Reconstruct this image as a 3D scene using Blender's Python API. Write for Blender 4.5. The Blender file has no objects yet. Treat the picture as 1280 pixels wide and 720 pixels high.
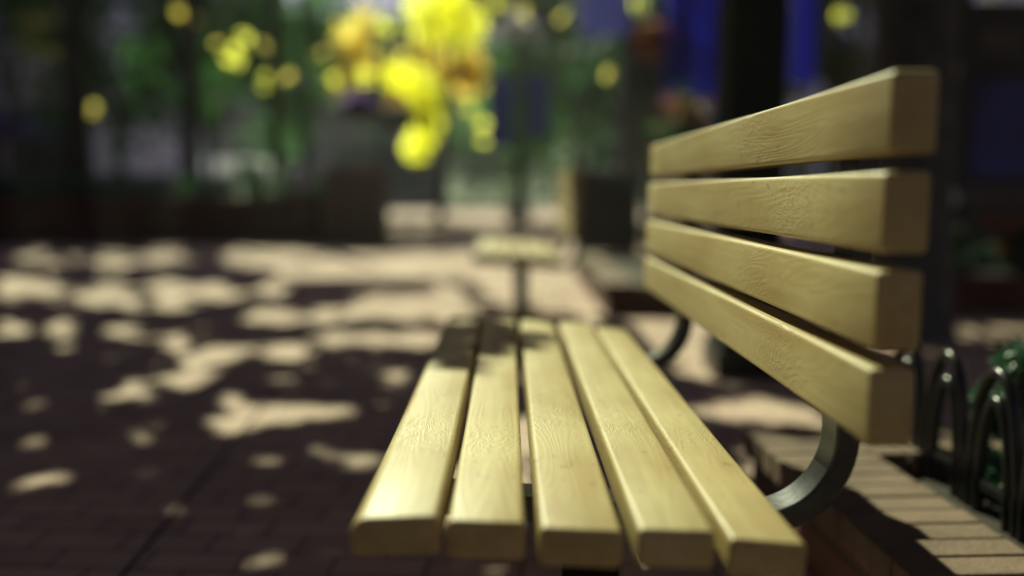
import bpy, bmesh, math, random
import numpy as np
from mathutils import Vector, Matrix
random.seed(7); rng = np.random.default_rng(11)
sc = bpy.context.scene
C = sc.collection
R = math.radians

# ------------------------------------------------------------------ camera maths
F = 1157.0; TH = math.atan(122/F); PS = math.atan(5/F); H = .785
def ray(px, py):
    u = (px-640)/F; v = (360-py)/F
    c, s = math.cos(TH), math.sin(TH)
    x, y, z = u, c+v*s, -s+v*c
    return x*math.cos(PS)+y*math.sin(PS), -x*math.sin(PS)+y*math.cos(PS), z
def at(px, py, Y):
    r = ray(px, py); t = Y/r[1]
    return Vector((r[0]*t, Y, H+r[2]*t))
def gnd(px, py, z=0.0):
    r = ray(px, py); t = (z-H)/r[2]
    return (r[0]*t, r[1]*t)
HAZE_D = .0014
SUN_E, SUN_A = R(44), R(-22)          # elevation, azimuth from +Y (negative = left)
SD = Vector((math.sin(SUN_A)*math.cos(SUN_E), math.cos(SUN_A)*math.cos(SUN_E), math.sin(SUN_E)))
KX, KY = -SD.x/SD.z, -SD.y/SD.z       # ground shift of a shadow per metre of height

# ------------------------------------------------------------------ materials
def mat(name):
    m = bpy.data.materials.new(name); m.use_nodes = True
    nt = m.node_tree; b = nt.nodes['Principled BSDF']
    return m, nt, b
def N(nt, t, **kw):
    n = nt.nodes.new(t)
    for k, v in kw.items():
        if k in n.inputs: n.inputs[k].default_value = v
        else: setattr(n, k, v)
    return n
def plain(name, col, rough=.6, metal=0, var=.25, scale=6, bump=.0, spec=.5, bscale=40):
    m, nt, b = mat(name); L = nt.links.new
    b.inputs['Roughness'].default_value = rough; b.inputs['Metallic'].default_value = metal
    b.inputs['Specular IOR Level'].default_value = spec
    tc = N(nt, 'ShaderNodeTexCoord')
    n = N(nt, 'ShaderNodeTexNoise', Scale=scale, Detail=6.0, Roughness=.65); L(tc.outputs['Object'], n.inputs['Vector'])
    r = N(nt, 'ShaderNodeValToRGB'); L(n.outputs['Fac'], r.inputs['Fac'])
    r.color_ramp.elements[0].position = .3; r.color_ramp.elements[1].position = .7
    r.color_ramp.elements[0].color = (*[c*(1-var) for c in col], 1)
    r.color_ramp.elements[1].color = (*[min(1, c*(1+var)) for c in col], 1)
    L(r.outputs['Color'], b.inputs['Base Color'])
    if bump:
        n2 = N(nt, 'ShaderNodeTexNoise', Scale=bscale, Detail=5.0); L(tc.outputs['Object'], n2.inputs['Vector'])
        bp = N(nt, 'ShaderNodeBump', Strength=bump, Distance=.004); L(n2.outputs['Fac'], bp.inputs['Height'])
        L(bp.outputs['Normal'], b.inputs['Normal'])
    return m
def leafmat(name, c1, c2, trans=.45, rough=.5, spec=.3):
    m, nt, b = mat(name); L = nt.links.new
    g = N(nt, 'ShaderNodeNewGeometry')
    r = N(nt, 'ShaderNodeValToRGB'); L(g.outputs['Random Per Island'], r.inputs['Fac'])
    r.color_ramp.elements[0].color = (*c1, 1); r.color_ramp.elements[1].color = (*c2, 1)
    L(r.outputs['Color'], b.inputs['Base Color'])
    b.inputs['Roughness'].default_value = rough; b.inputs['Specular IOR Level'].default_value = spec
    t = N(nt, 'ShaderNodeBsdfTranslucent')
    mx = N(nt, 'ShaderNodeMix', data_type='RGBA', blend_type='MULTIPLY'); mx.inputs['Factor'].default_value = 1
    mx.inputs[7].default_value = (1.0, 1.0, .55, 1)
    L(r.outputs['Color'], mx.inputs[6]); L(mx.outputs[2], t.inputs['Color'])
    ms = N(nt, 'ShaderNodeMixShader', Fac=trans)
    L(b.outputs['BSDF'], ms.inputs[1]); L(t.outputs['BSDF'], ms.inputs[2])
    L(ms.outputs['Shader'], nt.nodes['Material Output'].inputs['Surface'])
    return m

def wood_material():
    m, nt, b = mat('varnished_wood'); L = nt.links.new
    tc = N(nt, 'ShaderNodeTexCoord')
    oi0 = N(nt, 'ShaderNodeObjectInfo'); off = N(nt, 'ShaderNodeVectorMath', operation='SCALE'); off.inputs[0].default_value = (13.0, 3.1, 7.7); L(oi0.outputs['Random'], off.inputs['Scale'])
    mv = N(nt, 'ShaderNodeVectorMath', operation='ADD'); L(tc.outputs['Object'], mv.inputs[0]); L(off.outputs[0], mv.inputs[1])
    def mp(scale, loc=(0, 0, 0)):
        q = N(nt, 'ShaderNodeMapping'); q.inputs['Scale'].default_value = scale; q.inputs['Location'].default_value = loc
        L(mv.outputs[0], q.inputs['Vector']); return q
    # long streaks
    q1 = mp((60, 2.2, 60)); n1 = N(nt, 'ShaderNodeTexNoise', Scale=1.0, Detail=5.0, Roughness=.6); L(q1.outputs[0], n1.inputs['Vector'])
    # blotches
    q2 = mp((9, 4, 9)); n2 = N(nt, 'ShaderNodeTexNoise', Scale=1.0, Detail=4.0); L(q2.outputs[0], n2.inputs['Vector'])
    # cathedral grain: rings of a strongly stretched, warped field
    q3 = mp((10, 1.5, 10)); n3 = N(nt, 'ShaderNodeTexNoise', Scale=1.0, Detail=1.5, Roughness=.45, Distortion=.5); L(q3.outputs[0], n3.inputs['Vector'])
    rg = N(nt, 'ShaderNodeMath', operation='MULTIPLY'); rg.inputs[1].default_value = 190.0; L(n3.outputs['Fac'], rg.inputs[0])
    sn = N(nt, 'ShaderNodeMath', operation='SINE'); L(rg.outputs[0], sn.inputs[0])
    # finer knotty swirl
    q4 = mp((26, 11, 26)); n4 = N(nt, 'ShaderNodeTexNoise', Scale=1.0, Detail=2.0, Distortion=1.2); L(q4.outputs[0], n4.inputs['Vector'])
    r4 = N(nt, 'ShaderNodeMath', operation='MULTIPLY'); r4.inputs[1].default_value = 75.0; L(n4.outputs['Fac'], r4.inputs[0])
    s4 = N(nt, 'ShaderNodeMath', operation='SINE'); L(r4.outputs[0], s4.inputs[0])
    # mask for swirl: strong near y = -.35 (the knotty part of the plank) plus random spots
    sep = N(nt, 'ShaderNodeSeparateXYZ'); L(tc.outputs['Object'], sep.inputs[0])
    a = N(nt, 'ShaderNodeMath', operation='ADD'); ofy = N(nt, 'ShaderNodeMapRange'); ofy.inputs['To Min'].default_value = .22; ofy.inputs['To Max'].default_value = .50; L(oi0.outputs['Random'], ofy.inputs['Value'])
    L(ofy.outputs[0], a.inputs[1]); L(sep.outputs['Y'], a.inputs[0])
    ab = N(nt, 'ShaderNodeMath', operation='ABSOLUTE'); L(a.outputs[0], ab.inputs[0])
    mr = N(nt, 'ShaderNodeMapRange'); mr.inputs['From Min'].default_value = .03; mr.inputs['From Max'].default_value = .17
    mr.inputs['To Min'].default_value = 1; mr.inputs['To Max'].default_value = .12; L(ab.outputs[0], mr.inputs['Value'])
    k = N(nt, 'ShaderNodeMath', operation='MULTIPLY'); L(s4.outputs[0], k.inputs[0]); L(mr.outputs[0], k.inputs[1])
    hgt = N(nt, 'ShaderNodeMath', operation='MULTIPLY_ADD'); hgt.inputs[1].default_value = .42; L(k.outputs[0], hgt.inputs[0])
    s3 = N(nt, 'ShaderNodeMath', operation='MULTIPLY'); s3.inputs[1].default_value = .17; L(sn.outputs[0], s3.inputs[0]); L(s3.outputs[0], hgt.inputs[2])
    h2 = N(nt, 'ShaderNodeMath', operation='MULTIPLY_ADD'); h2.inputs[1].default_value = .8; L(n1.outputs['Fac'], h2.inputs[0]); L(hgt.outputs[0], h2.inputs[2])
    n9 = N(nt, 'ShaderNodeTexNoise', Scale=420.0, Detail=3.0); L(mv.outputs[0], n9.inputs['Vector'])
    h3 = N(nt, 'ShaderNodeMath', operation='MULTIPLY_ADD'); h3.inputs[1].default_value = .5; L(n9.outputs['Fac'], h3.inputs[0]); L(h2.outputs[0], h3.inputs[2])
    bp = N(nt, 'ShaderNodeBump', Strength=.55, Distance=.0007); L(h3.outputs[0], bp.inputs['Height'])
    L(bp.outputs['Normal'], b.inputs['Normal'])
    # colour
    r = N(nt, 'ShaderNodeValToRGB'); e = r.color_ramp.elements
    e[0].position = .34; e[0].color = (.34, .23, .078, 1); e[1].position = .66; e[1].color = (.49, .40, .195, 1)
    mixf = N(nt, 'ShaderNodeMath', operation='MULTIPLY_ADD'); mixf.inputs[1].default_value = .55; L(n2.outputs['Fac'], mixf.inputs[0])
    h1 = N(nt, 'ShaderNodeMath', operation='MULTIPLY'); h1.inputs[1].default_value = .45; L(n1.outputs['Fac'], h1.inputs[0]); L(h1.outputs[0], mixf.inputs[2])
    L(mixf.outputs[0], r.inputs['Fac'])
    dk = N(nt, 'ShaderNodeMapRange'); dk.inputs['From Min'].default_value = -1; dk.inputs['From Max'].default_value = 1
    dk.inputs['To Min'].default_value = .90; dk.inputs['To Max'].default_value = 1.03; L(hgt.outputs[0], dk.inputs['Value'])
    mc = N(nt, 'ShaderNodeVectorMath', operation='SCALE'); L(r.outputs['Color'], mc.inputs[0]); L(dk.outputs[0], mc.inputs['Scale'])
    # grime specks
    q5 = mp((70, 30, 70)); n5 = N(nt, 'ShaderNodeTexNoise', Scale=1.0, Detail=3.0); L(q5.outputs[0], n5.inputs['Vector'])
    m5 = N(nt, 'ShaderNodeMapRange'); m5.inputs['From Min'].default_value = .64; m5.inputs['From Max'].default_value = .74
    m5.inputs['To Min'].default_value = 1; m5.inputs['To Max'].default_value = .72; L(n5.outputs['Fac'], m5.inputs['Value'])
    mc2 = N(nt, 'ShaderNodeVectorMath', operation='SCALE'); L(mc.outputs[0], mc2.inputs[0]); L(m5.outputs[0], mc2.inputs['Scale'])
    # tone changes from slat to slat
    tv = N(nt, 'ShaderNodeMath', operation='MULTIPLY'); tv.inputs[1].default_value = 7.31; L(oi0.outputs['Random'], tv.inputs[0])
    tf = N(nt, 'ShaderNodeMath', operation='FRACT'); L(tv.outputs[0], tf.inputs[0])
    tr = N(nt, 'ShaderNodeMapRange'); tr.inputs['To Min'].default_value = .88; tr.inputs['To Max'].default_value = 1.04; L(tf.outputs[0], tr.inputs['Value'])
    mc3 = N(nt, 'ShaderNodeVectorMath', operation='SCALE'); L(mc2.outputs[0], mc3.inputs[0]); L(tr.outputs[0], mc3.inputs['Scale'])
    # end grain: browner, with growth rings
    ge = N(nt, 'ShaderNodeTexCoord'); sn2 = N(nt, 'ShaderNodeSeparateXYZ'); L(ge.outputs['Normal'], sn2.inputs[0])
    an = N(nt, 'ShaderNodeMath', operation='ABSOLUTE'); L(sn2.outputs['Y'], an.inputs[0])
    em = N(nt, 'ShaderNodeMapRange'); em.inputs['From Min'].default_value = .8; em.inputs['From Max'].default_value = .98; L(an.outputs[0], em.inputs['Value'])
    q6 = mp((1, .0, 1)); wv = N(nt, 'ShaderNodeTexWave', wave_type='RINGS', rings_direction='Y'); wv.inputs['Scale'].default_value = 55; wv.inputs['Distortion'].default_value = 2.5; wv.inputs['Detail'].default_value = 2
    L(q6.outputs[0], wv.inputs['Vector'])
    er = N(nt, 'ShaderNodeMapRange'); er.inputs['To Min'].default_value = .62; er.inputs['To Max'].default_value = .92; L(wv.outputs['Fac'], er.inputs['Value'])
    me_ = N(nt, 'ShaderNodeMix', data_type='FLOAT'); L(em.outputs[0], me_.inputs[0]); me_.inputs[2].default_value = 1.0; L(er.outputs[0], me_.inputs[3])
    mc4 = N(nt, 'ShaderNodeVectorMath', operation='SCALE'); L(mc3.outputs[0], mc4.inputs[0]); L(me_.outputs[0], mc4.inputs['Scale'])
    L(mc4.outputs[0], b.inputs['Base Color'])
    rr = N(nt, 'ShaderNodeMapRange'); rr.inputs['To Min'].default_value = .46; rr.inputs['To Max'].default_value = .64
    L(n2.outputs['Fac'], rr.inputs['Value']); L(rr.outputs[0], b.inputs['Roughness'])
    b.inputs['Specular IOR Level'].default_value = .5
    b.inputs['Coat Weight'].default_value = .15; b.inputs['Coat Roughness'].default_value = .5
    return m

def brick_material(name, c1, c2, mortar, bw, bh, rot=(0, 0, 0), msize=.004, rough=.8, bump=.4, dirt=.35):
    m, nt, b = mat(name); L = nt.links.new
    tc = N(nt, 'ShaderNodeTexCoord'); q = N(nt, 'ShaderNodeMapping'); q.inputs['Rotation'].default_value = rot
    L(tc.outputs['Object'], q.inputs['Vector'])
    br = N(nt, 'ShaderNodeTexBrick', Scale=1.0); L(q.outputs[0], br.inputs['Vector'])
    br.inputs['Color1'].default_value = (*c1, 1); br.inputs['Color2'].default_value = (*c2, 1); br.inputs['Mortar'].default_value = (*mortar, 1)
    br.inputs['Mortar Size'].default_value = msize; br.inputs['Brick Width'].default_value = bw; br.inputs['Row Height'].default_value = bh
    br.inputs['Mortar Smooth'].default_value = .3
    n = N(nt, 'ShaderNodeTexNoise', Scale=1.3, Detail=8.0, Roughness=.7); L(tc.outputs['Object'], n.inputs['Vector'])
    mr = N(nt, 'ShaderNodeMapRange'); mr.inputs['From Min'].default_value = .3; mr.inputs['From Max'].default_value = .7
    mr.inputs['To Min'].default_value = 1-dirt; mr.inputs['To Max'].default_value = 1+dirt*.4; L(n.outputs['Fac'], mr.inputs['Value'])
    sc_ = N(nt, 'ShaderNodeVectorMath', operation='SCALE'); L(br.outputs['Color'], sc_.inputs[0]); L(mr.outputs[0], sc_.inputs['Scale'])
    n5 = N(nt, 'ShaderNodeTexVoronoi', Scale=2.6); L(tc.outputs['Object'], n5.inputs['Vector'])
    m5 = N(nt, 'ShaderNodeMapRange'); m5.inputs['From Min'].default_value = .035; m5.inputs['From Max'].default_value = .06
    m5.inputs['To Min'].default_value = .55; m5.inputs['To Max'].default_value = 1; L(n5.outputs['Distance'], m5.inputs['Value'])
    sc2 = N(nt, 'ShaderNodeVectorMath', operation='SCALE'); L(sc_.outputs[0], sc2.inputs[0]); L(m5.outputs[0], sc2.inputs['Scale'])
    L(sc2.outputs[0], b.inputs['Base Color']); b.inputs['Roughness'].default_value = rough
    n2 = N(nt, 'ShaderNodeTexNoise', Scale=60.0, Detail=4.0); L(tc.outputs['Object'], n2.inputs['Vector'])
    ma = N(nt, 'ShaderNodeMath', operation='MULTIPLY_ADD'); ma.inputs[1].default_value = .25; L(n2.outputs['Fac'], ma.inputs[0])
    inv = N(nt, 'ShaderNodeMath', operation='SUBTRACT'); inv.inputs[0].default_value = 1; L(br.outputs['Fac'], inv.inputs[1]); L(inv.outputs[0], ma.inputs[2])
    bp = N(nt, 'ShaderNodeBump', Strength=bump, Distance=.006); L(ma.outputs[0], bp.inputs['Height']); L(bp.outputs['Normal'], b.inputs['Normal'])
    return m

M = {}
M['wood'] = wood_material()
M['black_metal'] = plain('black_painted_metal', (.006, .006, .009), .28, .0, .3, 20, .15, .5)
M['pillar_paint'] = plain('matte_black_paint', (.004, .004, .006), .75, 0, .3, 8, spec=.15)
M['bar_metal'] = plain('worn_dark_metal', (.05, .05, .055), .36, .6, .3, 30, .2)
M['dark_green_metal'] = plain('dark_green_metal', (.012, .022, .016), .4, 0, .3, 8)
M['paving'] = brick_material('paving', (.56, .41, .325), (.44, .29, .24), (.14, .095, .08), .2, .1, (0, 0, R(4)), .004, .85, .5, .3)
M['coping'] = plain('pale_coping_brick', (.145, .095, .065), .8, 0, .28, 9, .6, bscale=90)
M['red_brick'] = brick_material('dark_red_brick', (.10, .035, .028), (.07, .026, .022), (.05, .035, .03), .215, .075, (R(90), 0, 0), .008, .9, .6)
M['red_brick_side'] = brick_material('dark_red_brick_side', (.13, .05, .04), (.09, .035, .03), (.06, .045, .04), .215, .075, (R(90), 0, R(90)), .008, .9, .6)
M['soil'] = plain('soil', (.03, .022, .015), .95, 0, .5, 30, 1.0)
M['bark'] = plain('bark', (.045, .04, .036), .9, 0, .45, 14, 1.0, bscale=30)
M['grey_bark'] = plain('grey_bark', (.06, .06, .066), .9, 0, .4, 10, 1.0, bscale=25)
M['banner'] = leafmat('blue_banner_cloth', (.085, .085, .75), (.085, .085, .75), .7)
M['banner_pale'] = leafmat('pale_blue_banner_cloth', (.20, .21, .75), (.20, .21, .75), .7)
M['globe'] = plain('frosted_globe', (.62, .62, .72), .3, 0, .05, 4)
M['bin'] = plain('dark_bin_panel', (.014, .012, .02), .5, 0, .3, 8)
M['stone'] = plain('pale_stone', (.38, .37, .34), .8, 0, .2, 6, .4)
M['bluegrey_stone'] = plain('bluegrey_stone', (.24, .25, .33), .8, 0, .2, 6, .4)
M['brown_stone'] = plain('brown_stone', (.085, .06, .055), .85, 0, .3, 5, .5)
M['terracotta'] = plain('dark_terracotta', (.10, .022, .015), .8, 0, .3, 8)
M['wall_blue'] = plain('bluegrey_render', (.34, .37, .52), .8, 0, .15, 1.2)
M['wall_dark'] = plain('dark_shopfront', (.012, .011, .013), .5, 0, .3, 2)
M['wall_brown'] = plain('brown_facade', (.10, .085, .08), .85, 0, .2, 1.5)
M['wall_pale'] = plain('pale_facade', (.33, .36, .30), .85, 0, .15, 1)
M['trim'] = plain('stone_trim', (.26, .25, .24), .8, 0, .15, 3)
M['glass'] = plain('dark_glass', (.02, .022, .03), .12, 0, .2, 1)
M['awning_blue'] = plain('slate_blue_awning_cloth', (.06, .06, .16), .8, 0, .1, 3)
M['poster'] = plain('blue_map_panel', (.02, .03, .22), .5, 0, .85, 2.6)
M['white_paint'] = plain('white_paint', (.8, .82, .74), .35, 0, .05, 2)
M['tyre'] = plain('tyre_rubber', (.015, .015, .015), .8)
M['grass'] = plain('grass', (.15, .2, .10), .95, 0, .5, 2, 1.0)
M['asphalt'] = plain('asphalt', (.06, .06, .062), .9, 0, .3, 3, .5)
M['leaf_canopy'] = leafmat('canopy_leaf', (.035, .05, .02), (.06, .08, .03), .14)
M['leaf_green'] = leafmat('green_leaf', (.04, .135, .045), (.07, .22, .08), .65)
M['leaf_teal'] = leafmat('dark_teal_leaf', (.022, .085, .055), (.05, .14, .09), .35, .35, .6)
M['leaf_yellow'] = leafmat('yellow_leaf', (.95, .94, .28), (.99, .99, .45), .93, .45, .2)
M['leaf_amber'] = leafmat('amber_leaf', (.92, .76, .36), (.98, .88, .48), .88, .5, .2)
M['petal_purple'] = leafmat('purple_petal', (.2, .07, .75), (.35, .12, .9), .55)
M['petal_pink'] = leafmat('pink_petal', (.6, .22, .22), (.7, .35, .3), .3)
M['petal_red'] = leafmat('red_petal', (.6, .05, .02), (.7, .15, .04), .3)
M['petal_white'] = leafmat('white_petal', (.55, .58, .5), (.75, .75, .68), .3)
def emis(name, col, s):
    m, nt, b = mat(name); b.inputs['Base Color'].default_value = (*col, 1)
    b.inputs['Emission Color'].default_value = (*col, 1); b.inputs['Emission Strength'].default_value = s; return m
M['lantern'] = emis('lit_lantern_glass', (.22, .19, .04), .35)

# ------------------------------------------------------------------ mesh builder
class MB:
    def __init__(s): s.v = []; s.f = []; s.sm = []
    def add(s, vs, fs, smooth=False):
        o = len(s.v); s.v += [tuple(v) for v in vs]; s.f += [tuple(i+o for i in f) for f in fs]; s.sm += [smooth]*len(fs); return s
    def box(s, x0, x1, y0, y1, z0, z1, b=0.0, rz=0, c=None):
        bm = bmesh.new(); bmesh.ops.create_cube(bm, size=1)
        for v in bm.verts: v.co = Vector(((x0+x1)/2+v.co.x*(x1-x0), (y0+y1)/2+v.co.y*(y1-y0), (z0+z1)/2+v.co.z*(z1-z0)))
        if b: bmesh.ops.bevel(bm, geom=bm.edges[:], offset=b, segments=2, affect='EDGES', profile=.5)
        if rz:
            cc = Vector(c) if c else Vector(((x0+x1)/2, (y0+y1)/2, 0))
            bmesh.ops.rotate(bm, verts=bm.verts, cent=cc, matrix=Matrix.Rotation(rz, 3, 'Z'))
        bm.verts.index_update()
        s.add([v.co for v in bm.verts], [[v.index for v in f.verts] for f in bm.faces]); bm.free(); return s
    def tube(s, pts, rad, n=12, cap=True):
        pts = [Vector(p) for p in pts]
        if not hasattr(rad, '__len__'): rad = [rad]*len(pts)
        rings = []; up = Vector((0, 0, 1)); prev = None
        for i, p in enumerate(pts):
            d = (pts[min(i+1, len(pts)-1)]-pts[max(i-1, 0)]).normalized()
            if prev is None:
                a = d.orthogonal().normalized()
            else:
                a = (prev-d*prev.dot(d)).normalized()
            prev = a; b = d.cross(a)
            rings.append([p+(a*math.cos(2*math.pi*k/n)+b*math.sin(2*math.pi*k/n))*rad[i] for k in range(n)])
        vs = [v for r in rings for v in r]; fs = []
        for i in range(len(pts)-1):
            for k in range(n):
                fs.append((i*n+k, i*n+(k+1) % n, (i+1)*n+(k+1) % n, (i+1)*n+k))
        if cap: fs += [tuple(range(n))[::-1], tuple((len(pts)-1)*n+k for k in range(n))]
        return s.add(vs, fs, True)
    def lathe(s, prof, c=(0, 0, 0), n=24):
        vs = []; fs = []
        for r, z in prof:
            for k in range(n):
                a = 2*math.pi*k/n; vs.append((c[0]+r*math.cos(a), c[1]+r*math.sin(a), c[2]+z))
        for i in range(len(prof)-1):
            for k in range(n): fs.append((i*n+k, i*n+(k+1) % n, (i+1)*n+(k+1) % n, (i+1)*n+k))
        fs += [tuple(range(n))[::-1], tuple((len(prof)-1)*n+k for k in range(n))]
        return s.add(vs, fs, True)
    def ball(s, c, r, sx=1, sy=1, sz=1, n=14):
        prof = [(max(.001, r*math.sin(math.pi*i/n)), -r*math.cos(math.pi*i/n)*sz) for i in range(n+1)]
        return s.lathe(prof, c, 2*n)
    def build(s, name, m, parent=None, loc=(0, 0, 0), rot=None):
        me = bpy.data.meshes.new(name); me.from_pydata(s.v, [], s.f)
        if any(s.sm):
            me.polygons.foreach_set('use_smooth', s.sm)
        me.materials.append(M[m] if isinstance(m, str) else m); me.update()
        o = bpy.data.objects.new(name, me); C.objects.link(o); o.location = loc
        if rot: o.rotation_euler = rot
        if parent: o.parent = parent
        return o

def leaves(name, m, P_, size, parent=None, aspect=.62, flat=.0, face=.0):
    """P_ (n,3) positions; every leaf is a folded pointed blade of its own"""
    P_ = np.asarray(P_, float); n = len(P_)
    a = rng.normal(size=(n, 3)); a[:, 2] *= (1-flat); a /= np.linalg.norm(a, axis=1)[:, None]+1e-9
    b = rng.normal(size=(n, 3)); b[:, 2] *= (1-flat); b -= a*(a*b).sum(1)[:, None]; b /= np.linalg.norm(b, axis=1)[:, None]+1e-9
    if face:
        nrm = np.cross(a, b); nrm *= np.sign(nrm@np.array(SD))[:, None]
        nrm = nrm*(1-face)+np.array(SD)*face; nrm /= np.linalg.norm(nrm, axis=1)[:, None]
        a -= nrm*(a*nrm).sum(1)[:, None]; a /= np.linalg.norm(a, axis=1)[:, None]+1e-9; b = np.cross(nrm, a)
    c = np.cross(a, b)
    s_ = (np.asarray(size)*rng.uniform(.7, 1.3, n))[:, None] if np.ndim(size) == 0 else np.asarray(size)[:, None]
    w = s_*aspect*.5
    v = np.stack([P_-a*s_*.5, P_-a*s_*.08+b*w+c*s_*.10, P_+a*s_*.5-c*s_*.05, P_-a*s_*.08-b*w+c*s_*.10], 1).reshape(-1, 3)
    me = bpy.data.meshes.new(name)
    me.vertices.add(4*n); me.vertices.foreach_set('co', v.ravel())
    idx = np.arange(n)[:, None]*4+np.array([0, 1, 2, 0, 2, 3])[None]
    me.loops.add(6*n); me.loops.foreach_set('vertex_index', idx.ravel().astype(np.int32))
    me.polygons.add(2*n); me.polygons.foreach_set('loop_start', np.arange(2*n, dtype=np.int32)*3)
    me.materials.append(M[m]); me.update(calc_edges=True); me.validate()
    o = bpy.data.objects.new(name, me); C.objects.link(o)
    if parent:
        o.parent = parent; o.location = -parent.location
    return o
def tag(o, label=None, cat=None, group=None, kind=None):
    if label: o['label'] = label
    if cat: o['category'] = cat
    if group: o['group'] = group
    if kind: o['kind'] = kind
    return o
def empty(name, loc, label, cat, group=None, rz=0):
    o = bpy.data.objects.new(name, None); C.objects.link(o); o.location = loc; o.rotation_euler.z = rz
    o.empty_display_size = .2
    return tag(o, label, cat, group)
def copy_tree(o, parent=None):
    c = o.copy(); C.objects.link(c)
    if parent: c.parent = parent
    for ch in [k for k in bpy.data.objects if k.parent == o]: copy_tree(ch, c)
    return c

# ------------------------------------------------------------------ the lit-patch map of the street canopy
_crop = [(110,68,70,16),(235,75,50,18),(330,70,60,18),(60,135,75,28),(180,155,30,20),(225,135,45,16),(265,160,30,12),(340,130,50,16),
 (350,160,40,12),(440,140,50,18),(500,62,60,22),(420,48,60,8),(600,72,110,25),(760,85,110,23),(900,80,120,28),(1010,110,60,40),(555,135,30,16),
 (560,188,75,16),(680,185,60,22),(790,170,110,32),(920,165,60,40),(30,213,40,14),(125,213,38,20),(130,250,18,8),(240,218,50,14),
 (275,232,25,8),(360,243,45,18),(450,265,55,22),(400,295,55,28),(325,290,18,10),(395,325,45,15),(575,260,55,18),(690,235,50,13),
 (770,235,60,14),(860,235,60,20),(225,360,25,14),(265,338,25,14),(300,345,18,9),(570,315,22,8),(470,365,35,18),(510,390,50,24),
 (480,412,40,15),(625,385,55,17),(710,380,22,14),(600,405,25,8),(780,300,60,18),(830,320,35,15),(275,432,18,8),(325,405,13,6),
 (265,462,14,6),(20,528,40,12),(60,535,30,15),(135,520,50,13),(355,585,42,22),(400,570,10,8),(435,602,8,6),(690,470,50,15),
 (740,490,38,14),(755,515,25,12),(570,480,45,10),(650,455,25,8),(920,540,60,60),(1060,500,40,90)]
ELL = [(x/1.636, 280+y/1.636, rx/1.636, ry/1.636) for x, y, rx, ry in _crop]
ELL += [(690,345,110,42),(905,445,60,40),(925,510,75,16),(860,350,90,28),(800,300,120,20),(640,560,60,50),(985,585,60,60)]
RECT = [(.0, .93, -.1, 1.99), (-.09, .1, -.1, 1.45), (.6, 1.4, 1.0, 2.0), (-.05, .95, 4.2, 6.6), (.75, 1.6, 5.0, 8.3), (-2.2, 2.4, 8.2, 12.2)]
SHADE = [(-.3, .09, 1.30, 1.99), (.09, .165, 1.44, 1.96), (.165, .26, 1.60, 1.79)]
def vnoise(x, y, s, seed):
    r_ = np.random.default_rng(seed); g_ = r_.random((64, 64)); X = x/s; Y = y/s
    i = np.floor(X).astype(int); j_ = np.floor(Y).astype(int); fx = X-i; fy = Y-j_; fx = fx*fx*(3-2*fx); fy = fy*fy*(3-2*fy)
    G = lambda a, b: g_[a % 64, b % 64]
    return (G(i, j_)*(1-fx)+G(i+1, j_)*fx)*(1-fy)+(G(i, j_+1)*(1-fx)+G(i+1, j_+1)*fx)*fy
GB = []   # protected points (world) that the sun must reach
def protect(p, r): GB.append((p[0]+KX*p[2], p[1]+KY*p[2], r, p[2]))
def lit_mask(gx, gy, z=None):
    m = np.zeros(len(gx), bool)
    # ground point to pixel
    th, ps = TH, PS
    x1 = gx*math.cos(ps)-gy*math.sin(ps); y1 = gx*math.sin(ps)+gy*math.cos(ps); z1 = -H
    dep = y1*math.cos(th)-z1*math.sin(th); vv = (y1*math.sin(th)+z1*math.cos(th))
    ok = dep > .3; d = np.where(ok, dep, 1)
    px = 640+F*x1/d; py = 360-F*vv/d
    q = (vnoise(gx, gy, .12, 8)-.5)*1.3+(vnoise(gx, gy, .31, 9)-.5)*1.3
    for (ex, ey, rx, ry) in ELL:
        m |= ok & (((px-ex)/(rx+.015*F/d))**2+((py-ey)/(ry+.015*F*H/d**2))**2 < 1.0+q)
    for (a, b, c, e) in SHADE: pass
    for (a, b, c, e) in RECT: m |= (gx > a) & (gx < b) & (gy > c) & (gy < e)
    s = np.zeros(len(gx), bool)
    for (a, b, c, e) in SHADE: s |= (gx > a) & (gx < b) & (gy > c) & (gy < e)
    m &= ~s
    if z is not None:
        for (a, b, r, pz) in GB: m |= (np.hypot(gx-a, gy-b) < r) & (z > pz-.2)
    return m
def filt(P_):
    """drop leaves that would shade a protected sunlit spot"""
    P_ = np.asarray(P_); gx = P_[:, 0]+KX*P_[:, 2]; gy = P_[:, 1]+KY*P_[:, 2]
    m = np.zeros(len(P_), bool)
    for (a, b, r, pz) in GB: m |= (np.hypot(gx-a, gy-b) < r) & (P_[:, 2] > pz+.0) 
    return P_[~m]

# ------------------------------------------------------------------ GROUND
g = MB()
xs = [-150, -60, -30, -16, -8, -4, -2, 0, 2, 4, 8, 16, 30, 60, 150]; ys = [-60, -20, -8, -3, 0, 2, 4, 8, 16, 30, 60, 120, 250]
vs = [(x, y, 0) for y in ys for x in xs]; nx = len(xs)
g.add(vs, [(j*nx+i, j*nx+i+1, (j+1)*nx+i+1, (j+1)*nx+i) for j in range(len(ys)-1) for i in range(nx-1)])
tag(g.build('ground', 'paving'), kind='structure')
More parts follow.
